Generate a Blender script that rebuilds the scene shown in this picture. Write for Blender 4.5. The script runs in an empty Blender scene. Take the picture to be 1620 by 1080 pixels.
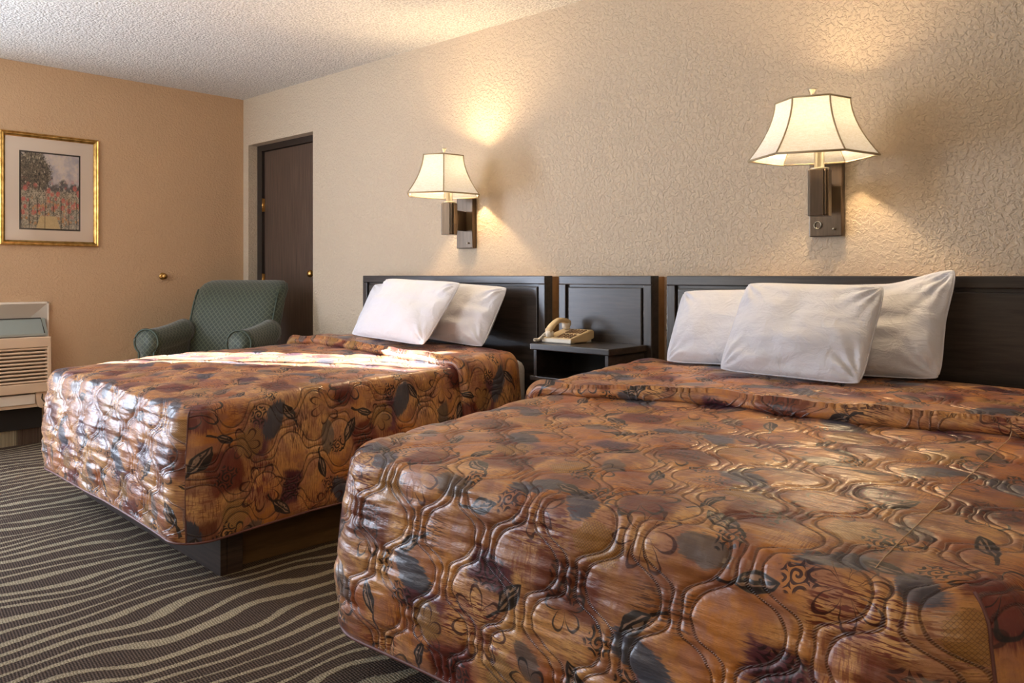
import bpy, bmesh, math, random
import numpy as np
from mathutils import Vector, Matrix, noise as mnoise
random.seed(7)
PI = math.pi
scene = bpy.context.scene
COL = scene.collection

# ------------------------------------------------------------------ camera
cam_d = bpy.data.cameras.new('camera')
cam = bpy.data.objects.new('camera', cam_d); COL.objects.link(cam)
cam.location = (5.777, -3.146, 1.08)
cam.rotation_euler = (PI/2, 0, math.radians(42.91))
cam_d.sensor_width = 36; cam_d.lens = 36*1269/1620
cam_d.shift_y = -105/1620
scene.camera = cam
# ------------------------------------------------------------------ world, lights, exposure
w = bpy.data.worlds.new('world'); scene.world = w; w.use_nodes = True
sky = w.node_tree.nodes.new('ShaderNodeTexSky'); sky.sky_type = 'HOSEK_WILKIE'
bg = w.node_tree.nodes['Background']; bg.inputs[1].default_value = 0.6
w.node_tree.links.new(sky.outputs[0], bg.inputs[0])

def light(name, kind, loc, energy, color, aim=None, **kw):
    d = bpy.data.lights.new(name, kind); d.energy = energy; d.color = color
    for k, v in kw.items(): setattr(d, k, v)
    o = bpy.data.objects.new(name, d); COL.objects.link(o); o.location = loc
    if aim is not None:
        o.rotation_euler = (Vector(aim)-Vector(loc)).to_track_quat('-Z', 'Y').to_euler()
    return o
light('sun', 'SUN', (-3, -4, 4), 55.0, (1.0, .96, .9), aim=(-3+1, -4+.45, 4-.417), angle=math.radians(.5))
light('window_daylight', 'AREA', (0.10, -3.12, 1.1), 125, (.72, .82, 1.0), aim=(3.1, -2.5, 1.0),
      shape='RECTANGLE', size=1.15, size_y=1.85)
light('room_flash', 'POINT', (2.0, -3.7, 1.0), 18, (.86, .93, 1.0), shadow_soft_size=.10)
light('warm_fill', 'AREA', (6.4, -4.2, 2.2), 19, (1.0, .72, .45), aim=(3.5, -1.0, .6), shape='SQUARE', size=1.0)  # added warm fill from behind the camera
light('ceiling_bounce', 'AREA', (2.2, -3.6, 1.9), 46, (1.0, .95, .88), aim=(2.0, -2.6, 3.2), shape='SQUARE', size=1.2)
scene.view_settings.view_transform = 'Standard'; scene.view_settings.look = 'None'
scene.view_settings.exposure = 0.15; scene.view_settings.gamma = 1.0
scene.view_settings.use_curve_mapping = False

# ------------------------------------------------------------------ material tools
def lin(c):
    return tuple(((v/255)/12.92 if v/255 <= .04045 else ((v/255+.055)/1.055)**2.4) for v in c)+(1.0,)

class S:
    """expression wrapper around a node socket: arithmetic makes Math nodes"""
    def __init__(s, t, k): s.t = t; s.k = k
    def _m(s, op, *a, clamp=False):
        n = s.t.nodes.new('ShaderNodeMath'); n.operation = op; n.use_clamp = clamp
        for i, v in enumerate((s,)+a):
            if isinstance(v, S): s.t.links.new(v.k, n.inputs[i])
            else: n.inputs[i].default_value = float(v)
        return S(s.t, n.outputs[0])
    def __add__(s, o): return s._m('ADD', o)
    __radd__ = __add__
    def __sub__(s, o): return s._m('SUBTRACT', o)
    def __rsub__(s, o): return (s*-1)+o
    def __mul__(s, o): return s._m('MULTIPLY', o)
    __rmul__ = __mul__
    def __truediv__(s, o): return s._m('DIVIDE', o)
    def __pow__(s, o): return s._m('POWER', o)
    def abs(s): return s._m('ABSOLUTE')
    def sin(s): return s._m('SINE')
    def cos(s): return s._m('COSINE')
    def sqrt(s): return s._m('SQRT')
    def max(s, o): return s._m('MAXIMUM', o)
    def min(s, o): return s._m('MINIMUM', o)
    def wrap(s, a, b): return s._m('WRAP', b, a)
    def atan2(s, o): return s._m('ARCTAN2', o)
    def step(s, a, b):      # smooth 0..1 from a to b
        n = s.t.nodes.new('ShaderNodeMapRange'); n.interpolation_type = 'SMOOTHSTEP'
        s.t.links.new(s.k, n.inputs[0])
        flip = a > b
        lo, hi = (b, a) if flip else (a, b)
        n.inputs[1].default_value = lo; n.inputs[2].default_value = hi
        n.inputs[3].default_value = 1.0 if flip else 0.0; n.inputs[4].default_value = 0.0 if flip else 1.0
        return S(s.t, n.outputs[0])

class Mat:
    def __init__(m, name, color=(.5, .5, .5, 1), rough=.6, metal=0, spec=None):
        m.mat = bpy.data.materials.new(name); m.mat.use_nodes = True
        m.t = m.mat.node_tree; m.b = m.t.nodes['Principled BSDF']
        m.b.inputs['Base Color'].default_value = color
        m.b.inputs['Roughness'].default_value = rough; m.b.inputs['Metallic'].default_value = metal
        if spec is not None: m.b.inputs['Specular IOR Level'].default_value = spec
    def coord(m, kind='Object'):
        n = m.t.nodes.new('ShaderNodeTexCoord'); return n.outputs[kind]
    def xyz(m, vec):
        n = m.t.nodes.new('ShaderNodeSeparateXYZ'); m.t.links.new(vec, n.inputs[0])
        return [S(m.t, n.outputs[i]) for i in range(3)]
    def vec(m, x, y, z=0.0):
        n = m.t.nodes.new('ShaderNodeCombineXYZ')
        for i, v in enumerate((x, y, z)):
            if isinstance(v, S): m.t.links.new(v.k, n.inputs[i])
            else: n.inputs[i].default_value = v
        return n.outputs[0]
    def noise(m, vec, scale, detail=2, rough=.5, dist=0):
        n = m.t.nodes.new('ShaderNodeTexNoise'); m.t.links.new(vec, n.inputs['Vector'])
        n.inputs['Scale'].default_value = scale; n.inputs['Detail'].default_value = detail
        n.inputs['Roughness'].default_value = rough; n.inputs['Distortion'].default_value = dist
        return S(m.t, n.outputs['Fac'])
    def voro(m, vec, scale, feature='F1', rnd=1.0):
        n = m.t.nodes.new('ShaderNodeTexVoronoi'); n.feature = feature; m.t.links.new(vec, n.inputs['Vector'])
        n.inputs['Scale'].default_value = scale; n.inputs['Randomness'].default_value = rnd
        return S(m.t, n.outputs['Distance'])
    def mix(m, f, a, b):
        n = m.t.nodes.new('ShaderNodeMix'); n.data_type = 'RGBA'; n.clamp_factor = True
        if isinstance(f, S): m.t.links.new(f.k, n.inputs[0])
        else: n.inputs[0].default_value = f
        for i, v in ((6, a), (7, b)):
            if isinstance(v, (tuple, list)): n.inputs[i].default_value = v
            else: m.t.links.new(v, n.inputs[i])
        return n.outputs[2]
    def setc(m, sock): m.t.links.new(sock, m.b.inputs['Base Color'])
    def setr(m, s): m.t.links.new(s.k, m.b.inputs['Roughness'])
    def bump(m, h, dist=.002, strength=1.0):
        n = m.t.nodes.new('ShaderNodeBump'); m.t.links.new(h.k, n.inputs['Height'])
        n.inputs['Distance'].default_value = dist; n.inputs['Strength'].default_value = strength
        m.t.links.new(n.outputs[0], m.b.inputs['Normal'])

def wall_mat(name, c1, c2, sc=42, d=.006):
    m = Mat(name, rough=.62, spec=.35); p = m.coord()
    a = m.noise(p, sc, 3, .55, .6).step(.42, .62); b = m.noise(p, sc*2.7, 2)
    m.setc(m.mix(m.noise(p, 1.3, 2), lin(c1), lin(c2))); m.bump(a*.7+b*.35, d, .75); return m.mat
M = {}
M['wall_cream'] = wall_mat('textured_cream_paint', (202, 186, 164), (208, 193, 171), 60, .006)
M['wall_tan'] = wall_mat('textured_tan_paint', (194, 162, 128), (200, 168, 134), 60, .0024)
m = Mat('popcorn_ceiling', rough=.9); p = m.coord()
n1 = m.noise(p, 95, 3, .6); n2 = m.voro(p, 70)
m.setc(m.mix(n1.step(.35, .6), lin((196, 196, 194)), lin((240, 239, 235)))); m.bump(n1+n2*-.6, .012, .9); M['ceiling'] = m.mat

# carpet: dark ribbed ground with pale wavy lines running across the room
def carpet():
    m = Mat('wavy_line_carpet', rough=.95, spec=.15); x, y, z = m.xyz(m.coord())
    low = m.noise(m.vec(x*1.6, y*1.0), 1.5, 1)
    low2 = m.noise(m.vec(x*4.0+7.0, y*2.6), 1.0, 1, .4)
    wid = m.noise(m.vec(x*9.0+3.0, y*1.2), 1.0, 1)
    ph = x/.079 + low*3.4 + low2*1.5
    sw = (ph*(2*PI)).sin()
    fine = m.noise(m.vec(x, y), 160, 2)
    line = (sw + (wid-.5)*2.0 + (fine-.5)*.7).step(.42, .66)
    rib = ((y+(x*.15))*(2*PI/.0085)).sin(); rib2 = (x*(2*PI/.011)).sin()
    ribm = (rib*.6+rib2*.4+(fine-.5)*2.0)
    dark = m.mix(ribm.step(-.6, .8), lin((50, 40, 34)), lin((104, 88, 76)))
    pale = m.mix(m.noise(m.vec(x, y), 240, 2).step(.3, .7), lin((116, 106, 86)), lin((182, 170, 144)))
    m.setc(m.mix(line, dark, pale)); m.bump(line*1.6+ribm*.35+fine*.6, .004, .8)
    return m.mat
M['carpet'] = carpet()

def wood(name, ca, cb, rough=.35, sc=(3, 3, 40), spec=.5, coat=0, bump=.0006):
    m = Mat(name, rough=rough, spec=spec); x, y, z = m.xyz(m.coord())
    g = m.noise(m.vec(x*sc[0], y*sc[1], z*sc[2]), 1.0, 5, .65, .5)
    m.setc(m.mix(g.step(.32, .68), lin(ca), lin(cb)))
    m.bump(g, bump, .6); m.b.inputs['Coat Weight'].default_value = coat; m.b.inputs['Coat Roughness'].default_value = .25
    return m.mat
M['headboard'] = wood('black_stained_wood', (30, 25, 23), (56, 48, 44), .33, (4, 30, 60), .6, .25)
M['headboard_v'] = wood('black_stained_wood_upright', (30, 25, 23), (54, 46, 42), .33, (60, 30, 4), .6, .25)
M['spacer'] = wood('raw_tan_board', (150, 112, 72), (172, 134, 92), .7, (8, 8, 8))
M['base'] = wood('dark_base_board', (44, 34, 30), (68, 54, 46), .42, (4, 4, 60))
M['base_side'] = wood('brown_base_board', (74, 54, 28), (96, 72, 40), .55, (4, 4, 40))
def doorwood():
    m = Mat('dark_oak_veneer', rough=.42); x, y, z = m.xyz(m.coord())
    cx = x-.56
    arch = (cx*cx*26.0 + z*.55 + m.noise(m.vec(x*3, y, z*1.2), 1.5, 2)*1.3)
    bands = (arch*38.0).sin()
    g = m.noise(m.vec(x*120, y, z*3), 1.0, 4, .6)
    f = bands*.22+(g-.5)*1.4+.45
    m.setc(m.mix(f.step(0, 1), lin((50, 40, 35)), lin((108, 88, 76)))); m.bump(g, .0008, .6); return m.mat
M['door'] = doorwood()
M['jamb'] = Mat('dark_brown_paint', lin((44, 36, 32)), .45).mat
M['brass'] = Mat('worn_brass', lin((196, 156, 92)), .28, 1.0).mat
M['bronze'] = None
m = Mat('brushed_bronze', rough=.30, metal=.85); x, y, z = m.xyz(m.coord())
g = m.noise(m.vec(x*90, y*90, z*6), 1, 3)
m.setc(m.mix(g, lin((64, 53, 44)), lin((106, 92, 78)))); m.bump(g, .0004, .5); M['bronze'] = m.mat
M['nickel'] = Mat('pale_brushed_nickel', lin((190, 184, 168)), .3, 1.0).mat
m = Mat('painted_cream_metal', lin((214, 188, 160)), .5); p = m.coord(); m.bump(m.noise(p, 220, 2), .0004, .4); M['ac_cream'] = m.mat
m = Mat('white_sleeve_plastic', lin((226, 216, 202)), .45); p = m.coord(); m.bump(m.noise(p, 200, 2), .0003, .4); M['ac_white'] = m.mat
m = Mat('grey_green_plastic', lin((140, 148, 142)), .35); p = m.coord(); m.bump(m.noise(p, 300, 2), .0002, .4); M['ac_grey'] = m.mat
m = Mat('matt_black', lin((26, 24, 22)), .7); p = m.coord(); m.bump(m.noise(p, 200, 2), .0004, .4); M['black'] = m.mat
M['gap_brown'] = Mat('dark_gap', lin((52, 42, 36)), .9).mat  # dark brown for lid edge, louvre backing and bracket slot

def linen(name, col, tint):
    m = Mat(name, rough=.72, spec=.3); p = m.coord()
    x, y, z = m.xyz(p)
    wv = (x*1400.0).sin()*.5+(z*1400.0).sin()*.5
    m.setc(m.mix(m.noise(p, 3, 2), lin(col), lin(tint)))
    cr = m.noise(m.vec(x*9.0, y*9.0, z*34.0), 1.0, 3, .5, 1.0)
    m.bump(m.noise(p, 14, 4, .55, 1.6)*1.0+cr*.5+wv*.01, .013, .5)
    m.b.inputs['Sheen Weight'].default_value = .15
    return m.mat
M['pillow'] = linen('white_pillowcase', (216, 219, 229), (223, 226, 235))
M['sheet'] = linen('white_sheet', (205, 203, 200), (214, 212, 208))
M['boxspring'] = linen('grey_ticking', (120, 112, 106), (134, 126, 118))
def shade_mat():
    m = Mat('cream_linen_shade', lin((238, 222, 190)), .8); t = m.t
    x, y, z = m.xyz(m.coord())
    g = m.noise(m.vec(x*60, y*60, z*420), 1, 2)*.6+m.noise(m.vec(x*420, y*420, z*50), 1, 2)*.4
    c = m.mix(g.step(.35, .65), lin((236, 236, 234)), lin((250, 252, 255)))
    tr = t.nodes.new('ShaderNodeBsdfTranslucent'); df = t.nodes.new('ShaderNodeBsdfDiffuse'); mx = t.nodes.new('ShaderNodeMixShader')
    t.links.new(c, tr.inputs[0]); t.links.new(c, df.inputs[0]); mx.inputs[0].default_value = .56
    t.links.new(df.outputs[0], mx.inputs[1]); t.links.new(tr.outputs[0], mx.inputs[2])
    t.links.new(mx.outputs[0], t.nodes['Material Output'].inputs[0]); return m.mat
M['shade'] = shade_mat()
M['trim'] = Mat('taupe_shade_trim', lin((176, 160, 132)), .8).mat
m = Mat('lit_bulb', lin((255, 240, 210)), .4); m.b.inputs['Emission Color'].default_value = (1, .74, .42, 1); m.b.inputs['Emission Strength'].default_value = 18; M['bulb'] = m.mat
m = Mat('beige_phone_plastic', lin((214, 190, 148)), .42); p = m.coord(); m.bump(m.noise(p, 500, 2), .0002, .4); M['phone'] = m.mat
M['phone_pale'] = Mat('pale_phone_plastic', lin((226, 218, 202)), .38).mat
M['phone_key'] = Mat('brown_phone_keys', lin((132, 104, 74)), .5).mat
M['gold'] = None
m = Mat('gilt_moulding', rough=.32, metal=.9); g = m.noise(m.coord(), 30, 4)
m.setc(m.mix(g.step(.3, .7), lin((176, 134, 66)), lin((222, 182, 108)))); M['gold'] = m.mat
M['mat_board'] = Mat('pinkish_mat_board', lin((240, 228, 214)), .9).mat
M['inner_mat'] = Mat('dark_inner_mat', lin((58, 52, 44)), .8).mat
m = Mat('clear_glass', rough=.05); t = m.t
tb = t.nodes.new('ShaderNodeBsdfTransparent'); gb = t.nodes.new('ShaderNodeBsdfGlossy'); gb.inputs['Roughness'].default_value = .03
fr = t.nodes.new('ShaderNodeFresnel'); fr.inputs[0].default_value = 1.35; mx = t.nodes.new('ShaderNodeMixShader')
t.links.new(fr.outputs[0], mx.inputs[0]); t.links.new(tb.outputs[0], mx.inputs[1]); t.links.new(gb.outputs[0], mx.inputs[2])
t.links.new(mx.outputs[0], t.nodes['Material Output'].inputs[0]); M['glass'] = m.mat

def chair_fabric():
    m = Mat('green_diamond_jacquard', rough=.55, spec=.4); u, v, _ = m.xyz(m.coord('UV'))
    k = 2*PI/.034
    d = ((u+v)*k*.5).sin().abs().min(((u-v)*k*.5).sin().abs())
    dd = d.step(.22, .42); fine = m.noise(m.vec(u, v), 420, 2)
    m.setc(m.mix(dd*.85+(fine-.5)*.5, lin((78, 87, 68)), lin((40, 50, 43))))
    m.setr(dd*.2+.42); m.bump(dd*-.5+fine*.5, .0012, .7); m.b.inputs['Sheen Weight'].default_value = .25
    return m.mat
M['chair'] = chair_fabric()
M['chair_pipe'] = Mat('green_piping', lin((58, 72, 60)), .6).mat

def painting():
    m = Mat('garden_print', rough=.6); x, y, _ = m.xyz(m.coord('UV'))   # 0..1
    p = m.vec(x, y)
    n = m.noise(p, 5, 4, .6); nf = m.noise(p, 28, 3, .7, 1.5); nb = m.noise(p, 60, 2, .6)
    c = m.mix(n.step(.35, .65), lin((186, 184, 194)), lin((232, 222, 214)))
    hill = (y - .60 - (n-.5)*.5).step(.04, -.03)
    c = m.mix(hill, c, m.mix(nf, lin((62, 62, 68)), lin((128, 124, 124))))
    tree = (((x-.18)*(x-.18)*3.2+(y-.74)*(y-.74)*3.4).sqrt()+(nf-.5)*.5+(n-.5)*.4).step(.62, .50)
    c = m.mix(tree, c, m.mix(nf.step(.35, .68), lin((40, 40, 40)), lin((150, 138, 118))))
    bed = (y-.52-(nf-.5)*.16).step(.02, -.05)
    c = m.mix(bed, c, m.mix(nf.step(.3, .7), lin((78, 80, 74)), lin((216, 204, 180))))
    red = (m.voro(p, 11).step(.52, .34))*(m.noise(p, 3.4, 1).step(.36, .5))*((y-.40).abs().step(.30, .18))
    c = m.mix(red*nb.step(.35, .5), c, lin((214, 118, 108)))
    org = (m.voro(m.vec(x+.37, y+.21), 15).step(.42, .25))*((y-.22).abs().step(.24, .12))
    c = m.mix(org*nb.step(.35, .5)*.85, c, lin((216, 156, 98)))
    stems = (((x*46.0+nf*3.0).sin()).step(.86, .98))*(y-.4).step(.05, -.05)
    c = m.mix(m.voro(m.vec(x*1.3+.11, y*.9+.53), 17).step(.34, .2)*nb.step(.4, .55)*.8, c, lin((226, 214, 190)))
    c = m.mix(stems*.7, c, lin((40, 40, 38)))
    path = (((x-.46).abs()+(y*.40)).step(.215, .20))*((y-.165).step(.01, -.005))
    c = m.mix(path, c, m.mix(nf, lin((186, 162, 116)), lin((238, 220, 172))))
    c = m.mix(((x-.40).abs().step(.012, .006))*path*.6, c, lin((120, 100, 70)))
    m.setc(c); return m.mat
M['painting'] = painting()

# quilted bedspread print, built on cloth coordinates in metres
def spread_mat():
    m = Mat('quilted_floral_print', rough=.36, spec=.6)
    u0, v0, _ = m.xyz(m.coord('UV')); raw = m.vec(u0, v0)
    wx = m.noise(raw, 22, 2); wy = m.noise(m.vec(u0+5.0, v0+3.0), 22, 2)
    u = u0+(wx-.5)*.016; v = v0+(wy-.5)*.016
    p = m.vec(u, v)
    n_lo = m.noise(raw, 3.6, 2); n_mid = m.noise(raw, 16, 3, .6); n_hi = m.noise(raw, 150, 3, .7)
    streak = m.noise(m.vec(u0*26.0, v0*260.0), 1.0, 2, .6); streak2 = m.noise(m.vec(u0*240.0, v0*30.0), 1.0, 2, .6)
    copper, tan, gold, mauve = (190, 122, 58), (216, 166, 108), (196, 140, 66), (156, 104, 88)
    c = m.mix(n_lo.step(.35, .62), lin(copper), lin(tan))
    c = m.mix((n_mid.step(.43, .60))*.65, c, lin(mauve))
    TX, TY = .66, .58
    def loc(cx, cy, ang, jx=TX, jy=TY, row=.0):
        a = (u-cx).wrap(-jx/2, jx/2); b = (v-cy).wrap(-jy/2, jy/2)
        ca, sa = math.cos(ang), math.sin(ang)
        return a*ca+b*sa, b*ca-a*sa
    def patch(cx, cy, hx, hy, ang, rag=.05, soft=.012):
        a, b = loc(cx, cy, ang)
        d = (a.abs()-hx).max(b.abs()-hy)
        return (d+(streak-.5)*rag+(n_mid-.5)*.05).step(soft, -soft)
    def blob(cx, cy, hx, hy, ang, soft=.25):
        a, b = loc(cx, cy, ang)
        r = ((a/hx)*(a/hx)+(b/hy)*(b/hy)).sqrt()
        return (r+(n_mid-.5)*.9+(streak-.5)*.9).step(1.0+soft*.4, 1.0-soft*.4)
    # broad colour patches
    c = m.mix(streak.step(.52, .60)*n_lo.step(.40, .56)*.65, c, lin((120, 62, 44)))
    c = m.mix(m.noise(m.vec(u0+9.0, v0), 5.5, 2).step(.52, .66)*.55, c, lin((118, 64, 46)))
    for (cx, cy, hx, hy, an, col, o) in ((.05, .06, .085, .050, .10, (104, 44, 24), .92), (.38, .33, .075, .060, -.15, (104, 36, 30), .92),
                                          (.50, .08, .060, .036, .2, (84, 34, 54), .95), (.17, .42, .062, .045, -.1, (104, 38, 38), .9),
                                          (.02, .26, .045, .034, 0, (150, 78, 40), .8), (.29, .20, .07, .04, .3, (92, 48, 72), .85), (.60, .40, .055, .05, -.2, (106, 48, 34), .85)):
        c = m.mix(patch(cx, cy, hx, hy, an)*o, c, lin(col))
    for (cx, cy, hx, hy, an, col, o) in ((.24, .14, .075, .036, .4, (70, 76, 88), .95), (.56, .44, .066, .034, -.5, (66, 72, 86), .95),
                                          (.34, .50, .060, .028, .1, (86, 84, 82), .8), (.04, .46, .058, .034, .7, (70, 76, 90), .92),
                                          (.62, .24, .05, .028, .9, (92, 86, 84), .8)):
        c = m.mix(blob(cx, cy, hx, hy, an)*o, c, lin(col))
    for (cx, cy, hx, hy, an, col) in ((.30, .24, .055, .05, 0, (168, 128, 72)), (.54, .30, .05, .05, .2, (176, 136, 82)), (.12, .54, .06, .04, 0, (170, 124, 66))):
        msk = blob(cx, cy, hx, hy, an, .15)
        net = (((u0+v0)*(2*PI/.014)).sin().abs().min(((u0-v0)*(2*PI/.014)).sin().abs())).step(.42, .2)
        c = m.mix(msk*.8, c, m.mix(net*.75, lin(col), lin((92, 60, 34))))
    # brushed streaks
    for (cx, cy, hx, hy, an, col) in ((.44, .20, .09, .055, 0, (112, 44, 36)), (.10, .34, .08, .05, 0, (126, 62, 34)), (.62, .54, .08, .05, 0, (110, 46, 34)), (.28, .04, .06, .04, 0, (96, 60, 44))):
        a, b = loc(cx, cy, an)
        msk = ((a.abs()-hx).max(b.abs()-hy)+(n_mid-.5)*.05).step(.02, -.02)
        c = m.mix(msk*streak.step(.49, .55)*.95, c, lin(col))
    for (cx, cy, hx, hy) in ((.20, .27, .05, .045), (.48, .40, .05, .04), (.60, .04, .045, .04)):
        a, b = loc(cx, cy, 0)
        msk = ((a.abs()-hx).max(b.abs()-hy)+(n_mid-.5)*.05).step(.02, -.02)
        c = m.mix(msk*streak2.step(.50, .58)*.7, c, lin((132, 66, 48)))
    # line drawings
    ink, brown = lin((30, 28, 30)), lin((66, 28, 24))
    def flower(cx, cy, R, npet, an, lw, col):
        nonlocal c
        a, b = loc(cx, cy, an)
        r = (a*a+b*b).sqrt(); th = a.atan2(b)
        pr = ((th*(npet/2.0)+(n_lo-.5)*1.2).cos().abs()**.55)*R
        ln = (r-pr).abs().step(lw*1.25, lw*.6)*(r-.006).step(0, .004)
        c = m.mix(ln*.9, c, col)
    flower(.22, .50, .07, 7, 1.3, .0046, brown); flower(.62, .28, .05, 5, .3, .004, ink)
    flower(.47, .20, .082, 7, .3, .0050, brown); flower(.15, .40, .074, 6, 1.0, .0046, ink)
    flower(.30, .26, .056, 6, .2, .0040, brown); flower(.60, .50, .066, 7, .8, .0044, brown); flower(.05, .10, .05, 5, .4, .004, ink)
    def pod(cx, cy, A, B, an):
        nonlocal c
        a, b = loc(cx, cy, an)
        prof = (1.0-(a/A)*(a/A))*B
        ins = (b.abs()-prof).step(.002, -.001)*(a.abs()-A).step(.001, -.001)
        edge = ins*(b.abs()-prof+.006).step(-.001, .001)
        dots = m.voro(m.vec(a, b), 105, rnd=.7).step(.42, .30)
        half = (b+.004+(a*a)*2.0).step(.001, -.001)
        vein = (b-.001-(a*a)*1.2).abs().step(.0035, .002)*ins
        stem = (b-(a-A)*.5*((a-A)*14.0)).abs().step(.0045, .003)*((a-A*1.35).abs()-A*.4).step(.001, -.001)
        c = m.mix(ins*.75, c, lin((150, 128, 112)))
        c = m.mix((edge.max(vein).max(dots*ins*(1.0-half)).max(half*ins)).max(stem)*.95, c, ink)
    pod(.33, .40, .052, .022, .5); pod(.56, .12, .048, .020, 2.3); pod(.08, .24, .046, .019, 1.1); pod(.45, .53, .044, .018, 2.9); pod(.22, .08, .042, .018, -.6)
    def swirl(cx, cy, H, an, hook, col):
        nonlocal c
        a, b = loc(cx, cy, an)
        msk = ((a.abs()-H).max(b.abs()-H*.85)+(n_mid-.5)*.012).step(.003, -.003)
        a2 = a.wrap(-H*.5, H*.5); b2 = b.wrap(-H*.5, H*.5)
        r = (a2*a2+b2*b2).sqrt(); th = a2.atan2(b2)
        ln = (r*(2*PI/.0125)+th*hook+(n_mid-.5)*2.0).sin().step(-.1, .35)
        c = m.mix(msk*ln*.92, c, col)
    swirl(.40, .33, .036, .5, 1, ink); swirl(.05, .40, .032, .2, -1, ink); swirl(.60, .33, .034, .8, 1, ink)
    swirl(.21, .20, .032, .3, -1, ink); swirl(.50, .08, .042, .1, 1, lin((40, 18, 24))); swirl(.05, .05, .045, .1, -1, lin((60, 22, 16))); swirl(.38, .46, .03, 1.2, 1, ink); swirl(.14, .14, .028, .6, 1, ink); swirl(.52, .50, .03, -.4, -1, lin((48, 22, 30)))
    pod(.27, .33, .036, .015, 1.9); pod(.63, .42, .040, .017, .2)
    c = m.mix((n_hi-.5).abs().step(.0, .3)*.25, c, lin((96, 62, 44)))
    m.setc(c)
    # fine pucker relief between the stitched lines
    pk = m.noise(m.vec(u0*14.0, v0*60.0), 1.0, 3, .55); pk2 = m.noise(m.vec(u0*60.0, v0*18.0), 1.0, 2, .5)
    QP, QA, QT = .122, .038, .215
    su = u0+(v0*7.0+1.0).sin()*.007+(u0*11.0+v0*5.0).sin()*.005; sv = v0+(u0*9.0+v0*2.0).sin()*.006
    sn = (sv*(2*PI/QT)).sin(); tn = (sn*2.0)._m('TANH')*(QA/math.tanh(2.0)); cs = (sv*(2*PI/QT)).cos().abs()*(QA*2*PI/QT*1.6)
    den = (cs*cs+1.0).sqrt()
    d0 = (su-tn).wrap(-QP, QP).abs(); d1 = (su-QP+tn).wrap(-QP, QP).abs()
    bs = ((d0/den)-.0095).abs().min(((d1/den)-.0095).abs())
    st = bs.step(.0032, .0006)
    thr = ((u0+v0*1.3)*(2*PI/.006)).sin()*.25+.75
    m.bump(pk*1.0+pk2*.35+n_hi*.10-st*thr*.9, .0060, .6)
    c = m.mix(st*.55, c, lin((60, 34, 28))); m.setc(c)  # stitch lines darkened: crease shade put into the colour
    m.b.inputs['Sheen Weight'].default_value = .10; m.b.inputs['Sheen Tint'].default_value = (.78, .74, .9, 1)
    m.b.inputs['Sheen Roughness'].default_value = .35
    m.setr(n_mid*.18+.27)
    return m.mat
M['spread'] = spread_mat()
M['thread'] = Mat('pale_seam_thread', lin((206, 176, 142)), .6).mat
M['cord'] = Mat('dark_plum_piping', lin((110, 70, 66)), .5).mat

# ------------------------------------------------------------------ mesh tools
def link(name, me, mat, parent=None, smooth=False):
    o = bpy.data.objects.new(name, me); COL.objects.link(o)
    if mat is not None and not me.materials: me.materials.append(M[mat] if isinstance(mat, str) else mat)
    if smooth:
        me.polygons.foreach_set('use_smooth', [True]*len(me.polygons))
    if parent is not None: o.parent = parent
    return o
def from_bm(name, bm, mat, parent=None, smooth=False):
    me = bpy.data.meshes.new(name); bmesh.ops.recalc_face_normals(bm, faces=bm.faces); bm.to_mesh(me); bm.free()
    return link(name, me, mat, parent, smooth)
def tag(o, label=None, cat=None, group=None, kind=None):
    if label: o['label'] = label
    if cat: o['category'] = cat
    if group: o['group'] = group
    if kind: o['kind'] = kind
    return o
def thing(name, label, cat, loc=(0, 0, 0), rz=0, group=None):
    o = bpy.data.objects.new(name, None); COL.objects.link(o); o.location = loc; o.rotation_euler = (0, 0, rz)
    o.empty_display_size = .1
    return tag(o, label, cat, group)
def add_box(bm, x0, x1, y0, y1, z0, z1, bev=0, mat=None):
    vs = [bm.verts.new((x, y, z)) for x in (x0, x1) for y in (y0, y1) for z in (z0, z1)]
    fs = [bm.faces.new([vs[i] for i in f]) for f in ((0, 1, 3, 2), (4, 6, 7, 5), (0, 4, 5, 1), (2, 3, 7, 6), (0, 2, 6, 4), (1, 5, 7, 3))]
    if mat is not None:
        for v in vs: v.co = mat @ v.co
    if bev:
        es = list({e for f in fs for e in f.edges})
        bmesh.ops.bevel(bm, geom=es, offset=bev, segments=2, affect='EDGES', profile=.6)
def box(name, x0, x1, y0, y1, z0, z1, mat, parent=None, bev=0, xf=None):
    bm = bmesh.new(); add_box(bm, x0, x1, y0, y1, z0, z1, bev, xf); return from_bm(name, bm, mat, parent)
def lathe(name, prof, mat, parent=None, seg=24, loc=(0, 0, 0), axis='Z', smooth=True):
    bm = bmesh.new(); rings = []
    for r, z in prof:
        ring = []
        for k in range(seg):
            a = 2*PI*k/seg; q = Vector((r*math.cos(a), r*math.sin(a), z))
            if axis == 'X': q = Vector((q.z, q.x, q.y))
            if axis == 'Y': q = Vector((q.x, -q.z, q.y))
            ring.append(bm.verts.new(q+Vector(loc)))
        rings.append(ring)
    for a, b in zip(rings, rings[1:]):
        for k in range(seg): bm.faces.new((a[k], a[(k+1) % seg], b[(k+1) % seg], b[k]))
    bm.faces.new(rings[0]); bm.faces.new(rings[-1])
    return from_bm(name, bm, mat, parent, smooth)
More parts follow.
